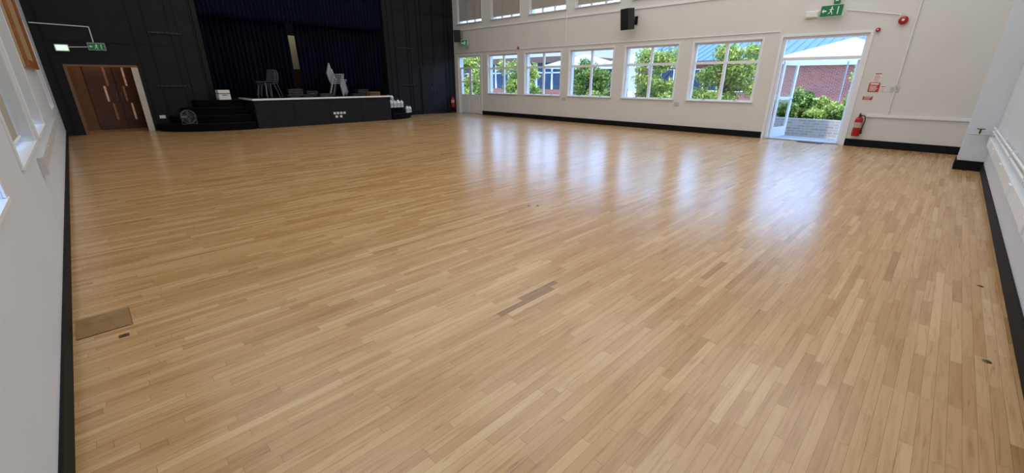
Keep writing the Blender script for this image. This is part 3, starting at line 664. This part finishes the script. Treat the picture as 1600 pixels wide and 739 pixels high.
def tree(x,y_,ht,spread,m,label,n=5200,size=0.07,low=0.7):
    r=thing("garden_tree",label,"tree",(x,y_,-0.03))
    b=B(); b.cyl((0,0,0),(0.05,0.03,ht*0.5),0.07,0.05,10)
    for k in range(5):
        t=k*1.3; b.cyl((0.03,0.02,ht*0.3+0.1*k),(0.6*spread*math.cos(t),0.6*spread*math.sin(t),ht*0.6+0.12*k),0.03,0.012,8)
    b.to("trunk",M_bark,parent=r)
    bl=[]
    for k in range(28):
        t=random.uniform(0,6.28); q=random.uniform(0.1,0.85)*spread; z=random.uniform(low,ht-0.25)
        bl.append(((q*math.cos(t),q*math.sin(t),z),(spread*random.uniform(0.24,0.42),spread*random.uniform(0.24,0.42),random.uniform(0.2,0.38))))
    foliage("foliage",bl,n,size,m,r); return r
tree(17.0,6.0,3.0,1.2,M_leafA,"leafy bright green tree outside the windows",11000)
tree(17.3,8.85,2.75,1.05,M_leafA,"spreading green tree beside a white canopy",9000)
tree(17.4,12.4,2.6,1.0,M_leafB,"dense green tree outside the hall",8000)
tree(17.2,16.6,2.6,1.1,M_leafA,"rounded green tree beyond the courtyard",8000)
tree(18.0,22.6,3.3,1.6,M_leafA,"leafy green tree beyond the far glazed door",10000,0.10,0.4)
tree(24.5,3.0,3.2,0.7,M_leafA,"tall green tree in front of a brick building",4500)
def shrub(x,y_,z,rad,ht,m,label,n=1300,size=0.06):
    r=thing("garden_shrub",label,"shrub",(x,y_,z))
    b=B()
    for k in range(5): b.cyl((0,0,0),(rad*0.5*math.cos(k*1.26),rad*0.5*math.sin(k*1.26),ht*0.6),0.015,0.006,6)
    b.to("stem",M_bark,parent=r)
    foliage("foliage",[((0,0,ht*0.5),(rad*.85,rad*.85,ht*0.42)),((rad*0.2,0.05,ht*0.35),(rad*0.75,rad*0.75,ht*0.3))],n,size,m,r)
pl=thing("brick_planter","low pale brick planter filled with shrubs outside door","planter",(0,0,0))
b=B(); b.box(14.9,15.1,0.6,5.0,-0.03,0.46); b.box(17.3,17.5,0.6,5.0,-0.03,0.46); b.box(15.1,17.3,0.6,0.8,-0.03,0.46); b.box(15.1,17.3,4.8,5.0,-0.03,0.46); b.to("planter_wall",M_stone,parent=pl)
b=B(); b.box(15.1,17.3,0.8,4.8,-0.03,0.38); b.to("planter_soil",M_soil,parent=pl)
for i,(x,y_,rd,h_) in enumerate(((15.5,2.15,0.28,0.45),(15.5,2.85,0.30,0.34),(15.5,3.55,0.30,0.55),(16.2,2.5,0.30,0.55),(16.2,3.25,0.30,0.82),(16.9,2.2,0.31,0.78),(16.9,3.7,0.32,1.02),(15.5,1.45,0.3,0.5),(16.2,4.1,0.33,0.7),(16.95,2.95,0.30,0.7))):
    shrub(x,y_,0.38,rd,h_,M_leafA if i%2 else M_leafB,"bushy green shrub growing in the brick planter",size=(0.05,0.08,0.06)[i%3])
for i,y_ in enumerate((7.5,10.1,11.1,14.2,15.3,18.4,19.6)):
    shrub(15.6+0.2*(i%3),y_,-0.03,0.45,1.2+0.2*(i%2),M_leafB if i%2 else M_leafA,"bushy green shrub outside the hall windows",1800,0.07)
def parasol(x,y_,hw,z0,z1,label):
    r=thing("garden_parasol",label,"parasol",(x,y_,-0.03))
    b=B(); vs=[(-hw,-hw,z0),(hw,-hw,z0),(hw,hw,z0),(-hw,hw,z0),(0,0,z1),(-hw,-hw,z0-0.16),(hw,-hw,z0-0.16),(hw,hw,z0-0.16),(-hw,hw,z0-0.16)]
    b.add(vs,[(0,1,4),(1,2,4),(2,3,4),(3,0,4),(0,1,6,5),(1,2,7,6),(2,3,8,7),(3,0,5,8)],0); b.to("canopy",M_canvas,parent=r)
    b=B(); b.cyl((0,0,0),(0,0,z1),0.03,n=12); b.to("pole",M_metal,parent=r)
    b=B(); b.box(-0.3,0.3,-0.3,0.3,0,0.08); b.to("base",M_grey,parent=r,bevel=0.02)
    for sx,sy in ((1,1),(1,-1),(-1,1),(-1,-1)):
        b=B(); b.cyl((0,0,z1-0.05),(sx*hw,sy*hw,z0-0.02),0.012,n=6); b.to("rib",M_metal,parent=r)
parasol(19.8,3.0,1.9,2.28,2.95,"large white square parasol outside the garden door")
parasol(20.4,11.0,1.6,2.30,2.95,"large white square parasol in the courtyard")
parasol(20.6,15.0,1.6,2.30,2.9,"large white square parasol near the far trees")
bd=thing("brick_building","single-storey red brick building with blue metal roof","building",(0,0,-0.03))
b=B(); b.box(30,38,-4,17,0,2.75); b.to("brick_walls",M_brick,parent=bd)
b=B(); vs=[(29.5,-4.4,2.72),(29.5,17.4,2.72),(34.5,17.4,4.3),(34.5,-4.4,4.3),(39,-4.4,2.72),(39,17.4,2.72)]
b.add(vs,[(0,1,2,3),(3,2,5,4),(0,3,4),(1,5,2)],0)
for i in range(46):
    y_=-4.3+i*0.47; b.add([(29.5,y_,2.73),(29.5,y_+0.05,2.73),(34.5,y_+0.05,4.31),(34.5,y_,4.31),(29.5,y_,2.79),(29.5,y_+0.05,2.79),(34.5,y_+0.05,4.37),(34.5,y_,4.37)],[(4,5,6,7),(0,1,5,4),(0,4,7,3),(1,2,6,5)],0)
b.to("roof",M_roof,parent=bd)
b=B(); b.box(29.42,29.52,-4.4,17.4,2.55,2.74); b.to("gutter_fascia",M_fascia,parent=bd)
for y_ in (8.2,11.2,14.2):
    b=B(); b.box(29.94,29.99,y_,y_+1.8,0.9,2.2,0); b.box(29.92,29.96,y_-0.05,y_+1.85,0.85,0.92,1); b.box(29.92,29.96,y_-0.05,y_+1.85,2.2,2.26,1)
    for q in (0,0.9,1.8): b.box(29.92,29.96,y_+q-0.04,y_+q+0.04,0.9,2.2,1)
    b.to("window_unit",[M_bglass,M_white],parent=bd)
b2=thing("glazed_building","low glazed building with brown fascia and blue windows","building",(0,0,-0.03))
b=B(); b.box(25,33,19.5,44,0,0.9); b.to("brick_walls",M_brick,parent=b2)
b=B(); b.box(25.05,33,19.6,43.9,0.9,2.7,0)
for i in range(17): b.box(24.98,25.08,19.5+i*1.5,19.62+i*1.5,0.9,2.7,1)
b.box(24.98,25.08,19.5,44,2.0,2.08,1); b.to("glazing",[M_bglass,M_white],parent=b2)
b=B(); b.box(24.6,33.2,19.2,44.2,2.7,3.1); b.to("roof_fascia",M_fascia,parent=b2)

# ---------------------------------------------------------------- lights
M_diff=mat("fill_panel_diffuser",(0.9,0.9,0.88),0.6,var=0.01)
for iy,en in enumerate((74,64,47,24)):
    for ix in range(3):
        x=2.3+ix*4.3; y_=1.7+iy*4.3
        r=thing("added_fill_panel","large square fill light panel added at the unseen ceiling","light",(x,y_,ZC-0.06),0,"added fill light panels")  # out-of-view panels, added to fill the hall with even light
        b=B(); b.box(-1.85,1.85,-1.85,-1.8,0,0.058); b.box(-1.85,1.85,1.8,1.85,0,0.058); b.box(-1.85,-1.8,-1.8,1.8,0,0.058); b.box(1.8,1.85,-1.8,1.8,0,0.058); b.to("panel_frame",M_plastic_w,parent=r)
        b=B(); b.box(-1.8,1.8,-1.8,1.8,0.03,0.055); b.to("diffuser",M_diff,parent=r)
        l=bpy.data.lights.new("fill_area",'AREA'); l.shape='RECTANGLE'; l.size=3.6; l.size_y=3.6; l.energy=en; l.color=(1,0.99,0.975)
        o=bpy.data.objects.new("fill_area_light",l); COL.objects.link(o); o.location=(0,0,0.02); o.parent=r
l=bpy.data.lights.new("lobby",'POINT'); l.energy=9; l.color=(1,0.84,0.66); l.shadow_soft_size=0.1; o=bpy.data.objects.new("lobby_lamp",l); COL.objects.link(o); o.location=(0.7,YS+0.7,2.2)
l=bpy.data.lights.new("backstage",'POINT'); l.energy=40; l.color=(1,0.93,0.78); l.shadow_soft_size=0.1; o=bpy.data.objects.new("backstage_lamp",l); COL.objects.link(o); o.location=(6.6,18.6,4.4)
sun=bpy.data.lights.new("sun",'SUN'); sun.energy=5.2; sun.angle=0.01; sun.color=(1,0.96,0.88); so=bpy.data.objects.new("sun",sun); COL.objects.link(so)
so.rotation_euler=Vector((0.3,0.75,-1.0)).to_track_quat('-Z','Y').to_euler()
w=bpy.data.worlds.new("sky"); SC.world=w; w.use_nodes=True; nt=w.node_tree; bg=nt.nodes["Background"]
tc=nt.nodes.new("ShaderNodeTexCoord"); s=nt.nodes.new("ShaderNodeSeparateXYZ"); nt.links.new(tc.outputs["Generated"],s.inputs[0])
r=nt.nodes.new("ShaderNodeValToRGB"); e=r.color_ramp.elements
e[0].position=0.07; e[0].color=(0.125,0.165,0.215,1); e[1].position=0.75; e[1].color=(0.12,0.24,0.50,1)
k=e.new(0.14); k.color=(0.36,0.60,1.0,1)
k=e.new(0.45); k.color=(0.30,0.52,0.92,1)
nt.links.new(s.outputs[2],r.inputs["Fac"]); nt.links.new(r.outputs["Color"],bg.inputs["Color"]); bg.inputs["Strength"].default_value=6.2

# ---------------------------------------------------------------- camera
f=654.785; p_=math.radians(20.468); rl=-0.0023; yaw=math.radians(45.143)
F=Vector((math.cos(yaw),math.sin(yaw),0)); R=Vector((math.sin(yaw),-math.cos(yaw),0)); Z=Vector((0,0,1))
fwd=F*math.cos(p_)-Z*math.sin(p_); dn=-F*math.sin(p_)-Z*math.cos(p_)
right=R*math.cos(rl)+dn*math.sin(rl); down=-R*math.sin(rl)+dn*math.cos(rl); up=-down
cam=bpy.data.cameras.new("camera"); co=bpy.data.objects.new("camera",cam); COL.objects.link(co)
cam.sensor_width=36; cam.sensor_fit='HORIZONTAL'; cam.lens=f/1600*36; cam.clip_start=0.02; cam.clip_end=500
m=Matrix((( right.x,up.x,-fwd.x,0),(right.y,up.y,-fwd.y,0),(right.z,up.z,-fwd.z,1.5),(0,0,0,1)))
co.matrix_world=m
SC.camera=co
